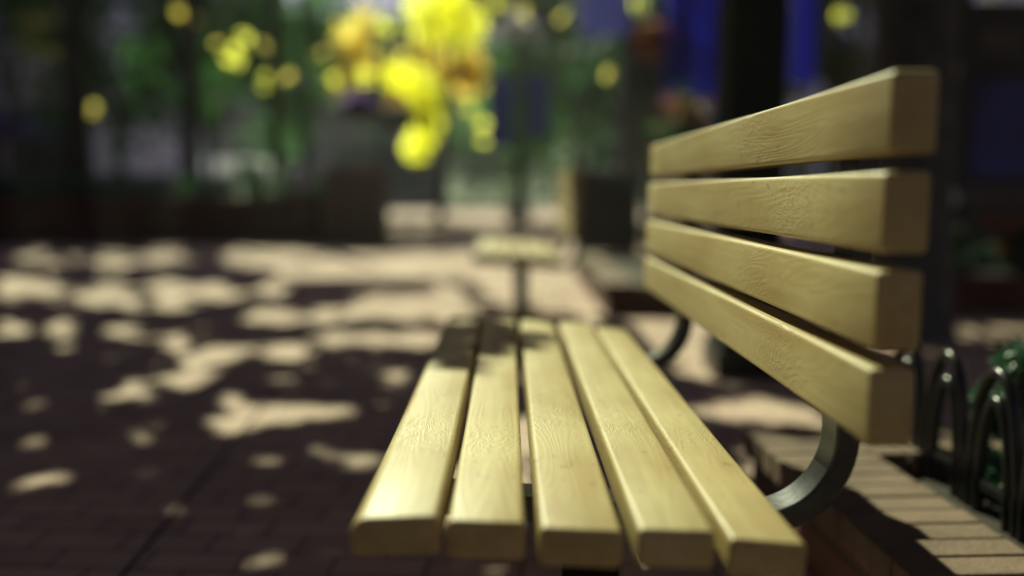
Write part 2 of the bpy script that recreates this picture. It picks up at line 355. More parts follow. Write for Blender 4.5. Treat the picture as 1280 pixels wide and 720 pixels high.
# open joints in the paving: thin dark channel strips
j = MB()
for x in (-3.5, -2.1, -.66, .78): 
    for y0 in np.arange(-1, 16, 3.0): j.box(x-.0035, x+.0035, y0, y0+2.98, .001, .004)
tag(j.build('pavement_joint', 'soil', rot=(0, 0, R(4))), kind='structure')
tag(MB().box(-70, 70, 52, 240, -.05, .004).build('lawn', 'grass'), kind='structure')
hv = MB(); hx = list(range(-150, 151, 10)); hy = list(range(108, 249, 8)); hs = []
for y_ in hy:
    for x_ in hx:
        q_ = min(1, max(0, (y_-108)/90)); q_ = q_*q_*(3-2*q_)
        hs.append((x_, y_, -.3+q_*(15+3*math.sin(x_*.045+1)+1.5*math.sin(x_*.13+y_*.05))))
hv.add(hs, [(j_*len(hx)+i_, j_*len(hx)+i_+1, (j_+1)*len(hx)+i_+1, (j_+1)*len(hx)+i_) for j_ in range(len(hy)-1) for i_ in range(len(hx)-1)], True)
tag(hv.build('hills', 'grass'), kind='structure')
a = MB().box(-60, 60, 36, 47, -.05, .004)
tag(a.build('road', 'asphalt'), kind='structure')

# ------------------------------------------------------------------ BENCH
def rprofile(w, h, r, n=4):
    """rounded rectangle, r = radii (bl, br, tr, tl); returns (x,z,nx,nz)"""
    cs = [(-w/2, -h/2, 180, r[0]), (w/2, -h/2, 270, r[1]), (w/2, h/2, 0, r[2]), (-w/2, h/2, 90, r[3])]
    out = []
    for cx, cz, a0, rr in cs:
        ox = cx+(rr if cx < 0 else -rr); oz = cz+(rr if cz < 0 else -rr)
        for k in range(n+1):
            a_ = R(a0+90*k/n); out.append((ox+rr*math.cos(a_), oz+rr*math.sin(a_)))
    return out
def slat(name, L_, w, h, r, loc, ry, parent, bend=0.0):
    prof = rprofile(w, h, r); n = len(prof); re = .0045
    st = [(-L_/2, re), (-L_/2+re*.3, re*.3), (-L_/2+re, 0)] + [(-L_/2+re+(L_-2*re)*k/8, 0) for k in range(1, 8)] + [(L_/2-re, 0), (L_/2-re*.3, re*.3), (L_/2, re)]
    m = MB(); vs = []
    for y, ins in st:
        kx = (w-2*ins)/w; kz = (h-2*ins)/h
        for x, z in prof: vs.append((x*kx, y, z*kz))
    fs = []
    for i in range(len(st)-1):
        for k in range(n): fs.append((i*n+k, (i+1)*n+k, (i+1)*n+(k+1) % n, i*n+(k+1) % n))
    fs += [tuple(range(n)), tuple((len(st)-1)*n+k for k in range(n))[::-1]]
    m.add(vs, fs, True)
    o = m.build(name, 'wood', parent, loc, (0, ry, 0))
    return o
def bar_path(pts, w, t, y, m):
    """flat bar of width w along y and thickness t following pts in the xz plane"""
    pts = [Vector((p[0], 0, p[1])) for p in pts]; vs = []; b = .003
    for i, p in enumerate(pts):
        d = (pts[min(i+1, len(pts)-1)]-pts[max(i-1, 0)]).normalized(); nn = Vector((-d.z, 0, d.x))
        for yy, tt in ((-w/2, -t/2+b), (-w/2+b, -t/2), (w/2-b, -t/2), (w/2, -t/2+b), (w/2, t/2-b), (w/2-b, t/2), (-w/2+b, t/2), (-w/2, t/2-b)):
            q = p+nn*tt; vs.append((q.x, y+yy, q.z))
    fs = []
    for i in range(len(pts)-1):
        for k in range(8): fs.append((i*8+k, i*8+(k+1) % 8, (i+1)*8+(k+1) % 8, (i+1)*8+k))
    fs += [tuple(range(8))[::-1], tuple((len(pts)-1)*8+k for k in range(8))]
    m.add(vs, fs, True)
Y0, Y1 = .905, 2.43; LB = Y1-Y0; YC = (Y0+Y1)/2
bench = empty('bench', (0, YC, 0), 'yellow varnished wooden slat bench filling the foreground, nearest bench, by the low coped brick planter', 'bench', 'slatted benches in a row')
rs = (.007, .007, .007, .007)
seat = [(-.1155, .4365, .092, R(-2), (.008, .006, .007, .020)), (-.0225, .432, .079, R(2), rs), (.0735, .4235, .085, R(3), rs),
        (.1705, .4225, .079, R(2), rs), (.2635, .4105, .080, R(5), rs)]
for i, (x, z, w, t, r) in enumerate(seat):
    slat('seat_slat', LB, w, .041, r, (x, 0, z), t, bench)
for i in range(4):
    z0 = .861-.0975*i; x0 = .3935-.0035*i
    slat('back_slat', LB, .080, .046, (.006,)*4, (x0, 0, z0), R(90), bench)
for s in (-1, 1):
    y = s*(LB/2-.24)
    m = MB(); pts = [(-.16, .402), (-.08, .398), (0, .3925), (.08, .387), (.16, .382), (.24, .374), (.285, .3695)]
    pts += [(.309+.112*math.sin(R(a_)), .481-.112*math.cos(R(a_))) for a_ in range(4, 91, 5)]
    pts += [(.4225, .54), (.4285, .70), (.4345, .885)]
    bar_path(pts, .058, .030, y, m); sb = m.build('support_bar', 'bar_metal', bench); sb.data.set_sharp_from_angle(angle=R(30))
    for (x, z, w, t, r) in seat: MB().lathe([(.011, -.002), (.011, -.012), (.007, -.016)], (x, y, z-.036)).build('bolt', 'black_metal', sb)
    m = MB().box(.070, .140, y-.025, y+.025, .012, .378, .004); pd = m.build('pedestal', 'pillar_paint', bench)
    m = MB().box(-.02, .24, y-.05, y+.05, .0, .014, .004); m.build('base_plate', 'black_metal', pd)
b2 = copy_tree(bench); b2.location = (-.03, 4.82+LB/2, 0)
b2['label'] = 'second wooden slat bench farther along, blurred behind the far end of the nearest bench'

# ------------------------------------------------------------------ PLANTERS
def planter(loc, x1, y0, y1, label, rz=0, h=.2, far=True, near=False):
    """brick edging planter: left wall at x 0.., its coping of single bricks, soil inside. local coords"""
    r = empty('brick_planter', loc, label, 'planter', 'low brick planters', rz)
    w = MB().box(.02, .22, y0+.02, y1-.02, 0, h-.062)
    w.build('wall', 'red_brick_side', r)
    if far: MB().box(.222, x1, y1-.22, y1-.02, 0, h-.062).build('end_wall', 'red_brick', r)
    if near: MB().box(.222, x1, y0+.02, y0+.22, 0, h-.062).build('end_wall', 'red_brick', r)
    k = MB(); n = int((y1-y0)/.074)
    for i in range(n):
        d = random.uniform(-.0015, .0015); e = random.uniform(-.002, .002)
        k.box(e, .232+e, y1-(i+1)*.074+.003, y1-i*.074-.003, h-.060, h+d, .004)
    if far:
        for i in range(int((x1-.235)/.074)): k.box(.236+i*.074+.003, .236+(i+1)*.074-.003, y1-.232, y1, h-.060, h+random.uniform(-.001, .001), .004)
    if near:
        for i in range(int((x1-.235)/.074)): k.box(.236+i*.074+.003, .236+(i+1)*.074-.003, y0, y0+.232, h-.060, h+random.uniform(-.001, .001), .004)
    k.build('coping', 'coping', r)
    MB().box(.01, .225, y0+.01, y1-.01, h-.0615, h-.045).build('mortar_bed', 'soil', r)
    s_ = MB().box(.21, x1, y0+.2, y1-.2, .02, h-.05); s_.build('soil', 'soil', r)
    return r
planter((.583, 2.24, 0), 2.6, -3.2, 0, 'low brick planter with pale brick coping behind the nearest bench, black hoop fence along it', R(2.2))
planter((.60, 5.75, 0), 1.7, 0, 3.0, 'low brick planter with pale coping beyond the far bench, before the dark litter bin', 0, .2, True, True)

# hoop fence along the coping
hf = empty('hoop_fence', (.935, 1.93, .15), 'black metal hoop edging standing in the soil behind the pale coping', 'fence')
for i in range(-1, 8):
    yc = -.2*i
    for w, top in ((.088, .29), (.056, .235)):
        pts = [(0, yc-w*1.03, -.06)]+[(0, yc-w*math.cos(R(a_)), top*math.sin(R(a_))**.75) for a_ in [1, 4, 8, 14, 22, 32, 44, 56, 68, 80, 90, 100, 112, 124, 136, 148, 158, 166, 172, 176, 179]]+[(0, yc+w*1.03, -.06)]
        MB().tube(pts, .0115, 12).build('hoop', 'black_metal', hf)
MB().box(-.006, .006, -1.55, .32, .05, .068, .002).build('rail', 'black_metal', hf)

def shrub(name, c, rx, ry, h, n, size, m, label, cat, group=None, mats=(), stems=6):
    r = empty(name, c, label, cat, group)
    P_ = []
    k = 26
    cl = [(rng.uniform(-1, 1), rng.uniform(-1, 1), rng.uniform(.15, .95)) for _ in range(k)]
    for _ in range(n):
        a_, b_, z_ = cl[rng.integers(k)]
        s_ = math.sqrt(max(.08, 1-(z_*.9)**2))
        P_.append((c[0]+rx*(a_*s_*.8+rng.normal()*.13), c[1]+ry*(b_*s_*.8+rng.normal()*.13), c[2]+h*max(.02, z_+rng.normal()*.08)))
    leaves('foliage', m, filt(P_), size, r)
    st = MB()
    for i in range(stems):
        a_, b_, z_ = cl[i % k]
        st.tube([(rx*a_*.1, ry*b_*.1, -.04), (rx*a_*.35, ry*b_*.35, h*z_*.55), (rx*a_*.7, ry*b_*.7, h*z_)], [.008*h/.4, .006*h/.4, .003*h/.4], 6)
    st.build('stem', 'bark', r)
    for (nm, mm, q, sz) in mats:
        Q = []
        for _ in range(q):
            a_, b_, z_ = cl[rng.integers(k)]; cx, cy, cz = c[0]+rx*a_*.75, c[1]+ry*b_*.75, c[2]+h*min(1.02, z_+.12)
            for _ in range(9): Q.append((cx+rng.normal()*sz*.5, cy+rng.normal()*sz*.5, cz+rng.normal()*sz*.35))
        leaves(nm, mm, Q, sz, r)
    return r
for c_, rx_, ry_, h_, n_, sz_, lb_ in [((1.17, 2.0, .15), .13, .13, .29, 1600, .030, 'dark glossy leafy shrub behind the hoops, far corner of the near planter'),
        ((1.03, 1.78, .15), .07, .16, .10, 900, .026, 'low creeping green plant at the foot of the hoops'),
        ((1.10, 1.42, .15), .13, .2, .16, 1200, .03, 'dark leafy plant right of the hoops, nearest to the bench end'),
        ((1.75, 1.95, .15), .25, .25, .34, 1300, .036, 'dark bushy shrub farthest right in the near planter')]:
    shrub('leafy_shrub', c_, rx_, ry_, h_, n_, sz_, 'leaf_teal', lb_, 'shrub', 'shrubs behind the hoop edging')

# ------------------------------------------------------------------ BLACK PILLAR (street lamp column) behind the bench
p = gnd(933, 470)
pc = (1.02, 3.95, 0)
r = empty('lamp_column', pc, 'thick black square lamp column rising behind the back of the nearest bench', 'lamp post')
MB().box(-.118, .118, -.118, .118, .10, 4.3, .012).build('shaft', 'pillar_paint', r)
MB().box(-.15, .15, -.15, .15, .0, .12, .012).box(-.135, .135, -.135, .135, .12, .155, .008).build('base', 'black_metal', r)
MB().box(-.15, .15, -.15, .15, 4.3, 4.36, .01).build('cap', 'black_metal', r)
MB().lathe([(.06, 0), (.16, .1), (.2, .3), (.16, .5), (.05, .58)], (0, 0, 4.36)).build('globe', 'globe', r)

# ------------------------------------------------------------------ LITTER BIN
p = (1.01, 9.6)
r = empty('litter_bin', (p[0], p[1], 0), 'boxy dark litter bin beyond the far bench, behind the second planter', 'bin')
MB().box(-.31, .31, -.3, .3, .06, .90, .02).build('body', 'bin', r)
MB().box(-.34, .34, -.33, .33, .90, .97, .02).build('lid', 'bin', r)
MB().box(-.17, .17, -.303, -.296, .62, .78, .001).build('opening', 'tyre', r)
MB().box(-.28, .28, -.27, .27, 0, .06).build('plinth', 'tyre', r)

# ------------------------------------------------------------------ LEFT LONG BRICK PLANTER + HEDGE
r = empty('raised_brick_planter', (-8, 14.0, 0), 'long waist-high dark brick planter closing the plaza on the left, hedge on top', 'planter')
MB().box(-6, 5.3, -.6, 1.6, 0, .62).build('wall', 'red_brick', r)
k = MB()
for i in range(37): k.box(-6.03+i*.307, -6.03+(i+1)*.307-.006, -.64, -.30, .622, .685, .006)
k.build('coping', 'terracotta', r)
MB().box(-6, 5.28, -.28, 1.58, .621, .66).build('soil', 'soil', r)
P_ = np.stack([rng.uniform(-13.9, -2.9, 9000), rng.uniform(13.9, 15.3, 9000), .68+rng.beta(1.3, 2.2, 9000)*.42], 1)
h = leaves('low_hedge', 'leaf_teal', P_, .09); tag(h, 'low dark green hedge growing along the top of the long brick planter', 'hedge')

# brick pedestal with flower bowl
r = empty('stone_pedestal', (-2.12, 13.1, 0), 'chest-high brown stone pedestal at the right end of the long brick planter', 'pedestal')
MB().box(-.40, .40, -.35, .35, .0, 1.02, .015).build('body', 'brown_stone', r)
MB().box(-.44, .44, -.39, .39, 1.02, 1.12, .015).build('cap', 'brown_stone', r)
MB().box(-.44, .44, -.39, .39, .0, .0999, .01).build('plinth', 'brown_stone', r)
r = empty('stone_bollard', (-2.86, 13.0, 0), 'pale blue-grey ball-topped stone bollard left of the brown pedestal', 'bollard')
MB().lathe([(.13, 0), (.14, .05), (.10, .1), (.09, .7), (.12, .74), (.12, .78)]).build('shaft', 'brown_stone', r)
MB().ball((0, 0, .95), .19).build('ball', 'bluegrey_stone', r)

# ------------------------------------------------------------------ LAMP POSTS
def lamp(loc, h, label, rad=.05, globes=4, arm=.38, m='dark_green_metal', base=.16, zg=None):
    r = empty('lamp_post', loc, label, 'lamp post')
    MB().lathe([(base, 0), (base, .12), (base*.8, .16), (base*.72, .55), (base*.85, .6), (base*.5, .75), (rad*1.2, .9)]).build('base', m, r)
    MB().tube([(0, 0, .85), (0, 0, h*.6), (0, 0, h)], [rad*1.15, rad, rad*.75], 12).build('shaft', m, r)
    if globes:
        for k in range(globes):
            a_ = 2*math.pi*k/globes+.3
            cx, cy = arm*math.cos(a_), arm*math.sin(a_)
            MB().tube([(0, 0, h-.35), (cx*.5, cy*.5, h-.42), (cx, cy, h-.30), (cx, cy, h-.16)], .018, 8).build('arm', m, r)
            MB().ball((cx, cy, h), .15).build('globe', 'globe', r)
        MB().ball((0, 0, h+.24), .16).build('globe', 'globe', r)
        MB().tube([(0, 0, h-.01), (0, 0, h+.1)], .04, 10).build('collar', m, r)
    else:
        MB().lathe([(.03, 0), (.06, .03), (.03, .08), (.045, .13), (.004, .2)], (0, 0, h-.01)).build('finial', m, r)
    return r
def banner(loc, w, h, label, m='banner', rz=0, thick=.012, hang=0):
    """loc = centre of its top edge; hangs from a rod"""
    r = empty('banner', loc, label, 'banner', 'blue banners on the lamp posts', rz)
    b = MB(); nx_, nz_ = 8, 14; vs = []
    for s_ in (-1, 1):
        for jz in range(nz_+1):
            for i in range(nx_+1):
                x = -w/2+w*i/nx_; z = -h*jz/nz_; vs.append((x, .025*math.sin(3*x/w+z*2.2)+s_*.003, z))
    n1 = (nx_+1)*(nz_+1); fs = []
    for jz in range(nz_):
        for i in range(nx_):
            q = jz*(nx_+1)+i; fs += [(q, q+nx_+1, q+nx_+2, q+1), (n1+q, n1+q+1, n1+q+nx_+2, n1+q+nx_+1)]
    b.add(vs, fs, True); b.build('cloth', m, r)
    for zz in (.0, -h): MB().tube([(-w/2-.05-hang, 0, zz), (w/2+.05, 0, zz)], .012, 8).build('rod', 'black_metal', r)
    return r
Yc = 20.5; c = at(648, 278, Yc)
lamp((c.x, Yc, 0), 4.25, 'dark green lamp post with pale globes in mid street, a blue banner on each side', .07, 5, .42, base=.26)
t = at(625, 92, Yc); banner((c.x-.40, Yc, t.z), .50, 1.55, 'narrow blue banner on the left side of the mid-street lamp post')
banner((c.x+.42, Yc, t.z), .50, 1.35, 'narrow blue banner on the right side of the mid-street lamp post')
# ivy round that post
P_ = [(c.x+rng.normal()*.16, Yc+rng.normal()*.16, rng.uniform(.2, 3.9)) for _ in range(900)]
tag(leaves('climbing_ivy', 'leaf_teal', P_, .12), 'dark ivy climbing the mid-street lamp post', 'climbing plant')
# hanging baskets on the post at px 475
def basket(c, R_, label, petals, fol='leaf_green', bowl='terracotta', n=420, drop=.3, sq=1.0, psz=.09, nb=40):
    r = empty('hanging_basket', c, label, 'hanging basket', 'hanging flower baskets')
    MB().lathe([(.02, -R_*.75), (R_*.5, -R_*.62), (R_*.85, -R_*.3), (R_*.95, 0), (R_*.85, .01)]).build('bowl', bowl, r)
    MB().tube([(0, 0, R_*1.6), (R_*.9, 0, 0)], .006, 5).tube([(0, 0, R_*1.6), (-R_*.9, 0, 0)], .006, 5).build('chain', 'black_metal', r)
    P_ = []; 
    for _ in range(n):
        a_ = rng.uniform(0, 2*math.pi); q = rng.uniform(.2, 1.15)
        P_.append((c[0]+R_*q*math.cos(a_), c[1]+R_*q*math.sin(a_), c[2]+R_*(.45*(1-q*q*.7)+rng.normal()*.12)-(drop*R_ if q > 1 and rng.random() < .4 else 0)))
    leaves('foliage', fol, P_, .10, r)
    Q = []
    for _ in range(nb):
        a_ = rng.uniform(0, 2*math.pi); q = rng.uniform(0, 1.1); cc = (c[0]+R_*q*math.cos(a_), c[1]+R_*q*math.sin(a_), c[2]+R_*(.6*(1-q*q*.6)))
        for _ in range(6): Q.append([cc[k]+rng.normal()*psz*.4 for k in range(3)])
    leaves('blossom', petals, Q, psz, r)
    return r
Yb = 14.2; c = at(478, 240, Yb)
lamp((c.x, Yb, 0), 2.9, 'slim dark post with flower baskets behind the brown pedestal', .045, 0, base=.11)
t = at(448, 135, Yb-.1); basket((t.x, Yb-.1, t.z), .26, 'basket of purple flowers hanging on the left of the slim post', 'petal_purple', nb=90)
MB_arm = MB().tube([(t.x, Yb-.1, t.z+.42), (c.x, Yb, t.z+.45)], .015, 8)
t2 = at(500, 150, Yb-.1); basket((t2.x, Yb-.1, t2.z), .24, 'basket of trailing green leaves hanging on the right of the slim post', 'petal_purple', nb=18)
MB_arm.tube([(c.x, Yb, t.z+.45), (t2.x, Yb-.1, t2.z+.38)], .015, 8)
tag(MB_arm.build('basket_bracket', 'black_metal'), 'dark bracket arms holding the two flower baskets of the slim post', 'bracket')
# plain posts left
c = at(347, 238, 15.8); lamp((c.x, 15.8, 0), 6.2, 'tall slim dark post behind the left brick planter', .10, 0, base=.16)
c = at(381, 238, 18.5); lamp((c.x, 18.5, 0), 5.2, 'thinner dark post just right of the tall slim post', .06, 0, base=.11)
# post with red basket
Yp = 12.4; c = at(817, 238, Yp); lamp((c.x, Yp, 0), 5.6, 'dark post with a dark red hanging basket, left of the big blue banner', .085, 0, base=.15, m='black_metal')
t = at(818, 52, Yp-.35); basket((t.x, Yp-.35, t.z), .33, 'dark red hanging flower basket on the dark post', 'terracotta' if False else 'petal_red', fol='leaf_canopy', n=260, nb=14)
# big banners
t = at(868, -25, 11.8); banner((t.x, 11.8, t.z), .74, 1.95, 'large deep blue banner hanging left of the black lamp column', rz=R(8))
t = at(757, -30, 13.6); banner((t.x, 13.6, t.z), .72, .84, 'paler blue banner hanging high above the far bench', 'banner_pale', R(-5))
t = at(1006, -20, 14.6); banner((t.x, 14.6, t.z), .36, 1.52, 'narrow dark blue banner hanging right of the black lamp column')
# carrier posts of the hanging banners
for px, Y, hh, lb in ((795, 13.65, 4.4, 'thin dark post carrying the paler blue banner'), (915, 11.85, 4.0, 'black post carrying the large blue banner, hidden by the black column'), (1030, 14.65, 4.6, 'thin dark post carrying the narrow blue banner')):
    c = at(px, 238, Y); lamp((c.x, Y, 0), hh, lb, .04, 0, base=.1, m='black_metal')

# flower tub with pink flowers under the big banner
def tub(loc, label, petals, w=.4, h=.45, fh=.55, nb=40, psz=.1, m='stone'):
    r = empty('flower_tub', loc, label, 'planter', 'flower tubs')
    MB().lathe([(w*.65, 0), (w*.7, .05), (w*.95, h*.9), (w, h*.92), (w, h), (w*.88, h), (w*.85, h-.05)]).build('pot', m, r)
    P_ = [(loc[0]+w*rng.normal()*.5, loc[1]+w*rng.normal()*.5, h+abs(rng.normal())*fh*.5) for _ in range(500)]
    leaves('foliage', 'leaf_teal', P_, .13, r)
    Q = []
    for _ in range(nb):
        cc = (loc[0]+w*rng.normal()*.45, loc[1]+w*rng.normal()*.45, h+fh*rng.uniform(.4, 1.1))
        for _ in range(6): Q.append([cc[k]+rng.normal()*psz*.4 for k in range(3)])
    leaves('blossom', petals, Q, psz, r); return r
t = at(862, 135, 10.6); tub((t.x, 10.6, 0), 'tall stone tub with a pink flowering plant below the large blue banner', 'petal_pink', .34, 1.15, .6, 26)

# ------------------------------------------------------------------ RIGHT SIDE: raised bed, kiosk
r = empty('raised_flower_bed', (2.6, 5.75, 0), 'dark red brick flower bed at the right edge, behind the near planter', 'planter')
MB().box(0, 5.2, 0, 2.2, 0, .19).build('wall', 'red_brick', r)
MB().box(-.02, 5.22, -.02, .22, .192, .225, .006).build('coping', 'terracotta', r)
MB().box(.01, 5.19, .23, 2.19, .192, .22).build('soil', 'soil', r)
for i, (x, y, w, hh, pt, lb) in enumerate([(2.95, 6.3, .34, .30, 'petal_white', 'clump of pale flowers at the left end of the red brick flower bed'),
        (3.65, 6.4, .42, .34, 'petal_red', 'clump of orange-red flowers in the red brick flower bed'), (4.4, 6.3, .4, .28, 'petal_white', 'clump of small white flowers right of the orange-red clump'),
        (5.1, 6.6, .45, .36, 'petal_pink', 'pink flowering clump at the right end of the flower bed')]):
    shrub('flower_clump', (x, y, .20), w, .35, hh, 700, .06, 'leaf_teal', lb, 'flowers', 'flower clumps in the red brick bed', mats=[('blossom', pt, 16, .045)])
Yk = 8.6; a_ = at(1190, 238, Yk)
r = empty('information_kiosk', (a_.x+.02, Yk, 0), 'black framed information kiosk with a dark blue panel at the right edge', 'kiosk')
wk = 1.35
MB().box(0, .10, 0, .3, 0, 3.0, .01).build('frame_post', 'wall_dark', r)
MB().box(wk-.1, wk, 0, .3, 0, 3.0, .01).build('frame_post', 'wall_dark', r)
MB().box(.102, wk-.102, .02, .28, 0, .78, .01).build('lower_panel', 'wall_brown', r)
MB().box(.102, wk-.102, .05, .25, .785, 1.86, .01).build('back_panel', 'wall_dark', r)
MB().box(.16, .72, .03, .048, .92, 1.80, .004).build('map_panel', 'poster', r)
MB().box(.78, wk-.16, .03, .048, .92, 1.80, .004).build('map_panel', 'poster', r)
MB().box(-.08, wk+.08, -.06, .36, 3.002, 3.12, .02).build('roof', 'wall_dark', r)
MB().box(.102, wk-.102, .03, .27, 1.87, 2.5, .01).build('header', 'wall_dark', r)
MB().box(.18, .55, .015, .0295, 2.08, 2.24, .004).build('light_strip', 'wall_brown', r)
MB().box(.66, 1.1, .015, .0295, 2.08, 2.24, .004).build('light_strip', 'wall_brown', r)
# slim pale post with small pale ball beside kiosk
c = at(1181, 238, 8.0)
r = empty('pale_post', (c.x, 8.0, 0), 'slim pale post with a small white ball left of the kiosk', 'post')
MB().tube([(0, 0, 0), (0, 0, 1.75)], .045, 12).build('shaft', 'trim', r)
MB().ball((0, -.10, .72), .07).build('ball', 'white_paint', r)
MB().ball((0, 0, 1.80), .075).build('finial', 'trim', r)

# ------------------------------------------------------------------ BUILDINGS
def building(name, loc, w, d, h, wallm, label, rz=0, floors=3, bays=5, shop=True, awn=None, gw=.5):
    """front face looks to local -y at y=0"""
    r = empty(name, loc, label, 'building', None, rz)
    MB().box(-w/2, w/2, 0, d, 0, h).build('wall', wallm, r)
    MB().box(-w/2-.15, w/2+.15, -.25, d+.1, h+.002, h+.35, .03).build('cornice', 'trim', r)
    MB().box(-w/2-.02, w/2+.02, -.12, -.002, 3.5, 3.75, .02).build('string_course', 'trim', r)
    bw = w/bays
    for f in range(floors):
        zf = 0 if f == 0 else 3.9+(f-1)*3.2
        for i in range(bays):
            x = -w/2+(i+.5)*bw
            if f == 0:
                a0, a1, z0, z1 = x-bw*.40, x+bw*.40, .55, 3.1
            else:
                a0, a1, z0, z1 = x-bw*gw/2, x+bw*gw/2, zf+.6, zf+2.5
            if z1 > h-.2: continue
            wn = MB().box(a0-.08, a1+.08, -.07, -.003, z0-.08, z0, .01).box(a0-.08, a1+.08, -.07, -.003, z1, z1+.08, .01)
            wn.box(a0-.08, a0, -.06, -.003, z0+.001, z1-.001).box(a1, a1+.08, -.06, -.003, z0+.001, z1-.001).box((a0+a1)/2-.025, (a0+a1)/2+.025, -.05, -.003, z0+.001, z1-.001)
            wo = wn.build('window', 'trim', r)
            MB().box(a0+.001, a1-.001, -.02, -.004, z0+.001, z1-.001).build('pane', 'glass', wo)
    if awn:
        for (x0, x1, z0, z1, am) in awn:
            m = MB(); m.add([(x0, -.02, z1), (x1, -.02, z1), (x1, -1.1, z0+.25), (x0, -1.1, z0+.25), (x1, -1.1, z0), (x0, -1.1, z0), (x0, -.02, z1-.06), (x1, -.02, z1-.06)],
                            [(0, 1, 2, 3), (3, 2, 4, 5), (5, 4, 7, 6), (0, 3, 5, 6), (1, 7, 4, 2)])
            m.build('awning', am, r)
    return r
building('town_building', (-16, 25.5, 0), 9.5, 9, 10, 'wall_blue', 'blue-grey building behind the left brick planter, dark awning over its front', 0, 3, 4,
         awn=[(-4, .8, 2.3, 3.0, 'leaf_teal'), (1.6, 4.2, 2.1, 2.8, 'awning_blue')])
building('town_building', (-11.5, 47, 0), 16, 9, 9, 'wall_brown', 'brown building far off beyond the white van', 0, 2, 6)
building('town_building', (-34, 95, 0), 40, 10, 14, 'wall_pale', 'pale distant building left of the street end', 0, 3, 10)
building('town_building', (24, 95, 0), 34, 10, 14, 'wall_pale', 'pale distant building right of the street end', 0, 3, 9)
building('shop_building', (14.0, 13, 0), 30, 9, 9.5, 'wall_brown', 'brown shop building along the right side of the street', R(-90), 3, 9)
building('shop_building', (12, 40, 0), 14, 9, 9.5, 'wall_blue', 'blue-grey shop building far down the right side', R(-40), 3, 5)
building('town_building', (0, -13, 0), 40, 8, 9, 'wall_brown', 'unseen brown building added behind the viewer to block sky light', R(180), 3, 9)  # added out of view to darken the surfaces that face the camera
building('town_building', (-19, 6, 0), 22, 8, 9, 'wall_brown', 'brown building on the left side outside the plaza', R(90), 3, 7)
# lanterns on the left building
for px, py, s_ in ((38, 42, 1), (72, 45, 1.15)):
    t = at(px, py, 24.6)
    r = empty('wall_lantern', tuple(t), ('shorter' if s_ == 1 else 'taller')+' dim yellow lantern on the blue-grey building front', 'lantern', 'wall lanterns')
    MB().box(-.22, .22, -.22, .22, -.45*s_, .45*s_, .05).build('glass', 'lantern', r)
    MB().lathe([(.30, .45*s_), (.26, .5*s_), (.05, .62*s_)], n=4).build('cap', 'black_metal', r)
    MB().box(-.04, .04, .22, .92, -.04, .04).build('bracket', 'black_metal', r)

# ------------------------------------------------------------------ VAN beyond the plaza
t = at(297, 238, 38)
r = empty('parked_van', (t.x, 38, 0), 'pale parked van seen between the tree trunks beyond the left planter', 'van')
def van_body():
    prof = [(-2.3, .35), (-2.3, 1.9), (-2.2, 2.05), (.9, 2.1), (1.15, 2.0), (1.75, 1.25), (2.35, 1.05), (2.45, .8), (2.45, .35)]
    m = MB(); n = len(prof); vs = [(x, -.92, z) for x, z in prof]+[(x, .92, z) for x, z in prof]
    m.add(vs, [tuple(range(n)), tuple(range(2*n-1, n-1, -1))]+[(i, n+i, n+(i+1) % n, (i+1) % n) for i in range(n)]); return m
van_body().build('body', 'white_paint', r)
MB().add([(.25, -.925, 1.25), (1.6, -.925, 1.25), (1.08, -.925, 1.88), (.25, -.925, 1.88)], [(0, 1, 2, 3)]).build('window', 'glass', r)
MB().box(-2.34, 2.5, -.94, .94, .30, .345, .01).build('sill', 'tyre', r)
for x in (-1.5, 1.6):
    for y in (-.86, .86):
        w_ = MB().tube([(x, y-.1, .33), (x, y+.1, .33)], .33, 20).build('wheel', 'tyre', r)
        MB().tube([(x, y-.11, .33), (x, y+.11, .33)], .17, 16).build('rim', 'trim', w_)

# ------------------------------------------------------------------ TREES
def trunk_mesh(h, r0, lean=(0, 0), seed=0, branches=7, spread=2.2, top=None):
    rr = random.Random(seed); m = MB(); top = top or h*1.6
    pts = [(0, 0, -.1), (0, 0, .05), (lean[0]*.2, lean[1]*.2, .5), (lean[0]*.5, lean[1]*.5, h*.5), (lean[0], lean[1], h)]
    m.tube(pts, [r0*1.5, r0*1.3, r0*1.05, r0*.92, r0*.75], 14)
    ends = []
    for i in range(branches):
        a_ = 2*math.pi*i/branches+rr.uniform(-.3, .3); z0 = h*rr.uniform(.82, 1.0); s_ = spread*rr.uniform(.6, 1.1)
        zt = h+(top-h)*rr.uniform(.4, .95)
        f0 = z0/h
        p0 = Vector((lean[0]*f0, lean[1]*f0, z0)); p3 = Vector((lean[0]+s_*math.cos(a_), lean[1]+s_*math.sin(a_), zt))
        p1 = p0.lerp(p3, .35)+Vector((rr.uniform(-.1, .1), rr.uniform(-.1, .1), .2)); p2 = p0.lerp(p3, .7)+Vector((rr.uniform(-.15, .15), rr.uniform(-.15, .15), .15))
        m.tube([p0, p1, p2, p3], [r0*.5, r0*.34, r0*.2, r0*.06], 8); ends.append(p3)
        for q in range(3):
            e = p2.lerp(p3, rr.random())+Vector((rr.uniform(-.8, .8), rr.uniform(-.8, .8), rr.uniform(-.1, .6)))
            m.tube([p2, p2.lerp(e, .5)+Vector((0, 0, .08)), e], [r0*.16, r0*.1, r0*.03], 6)
    return m

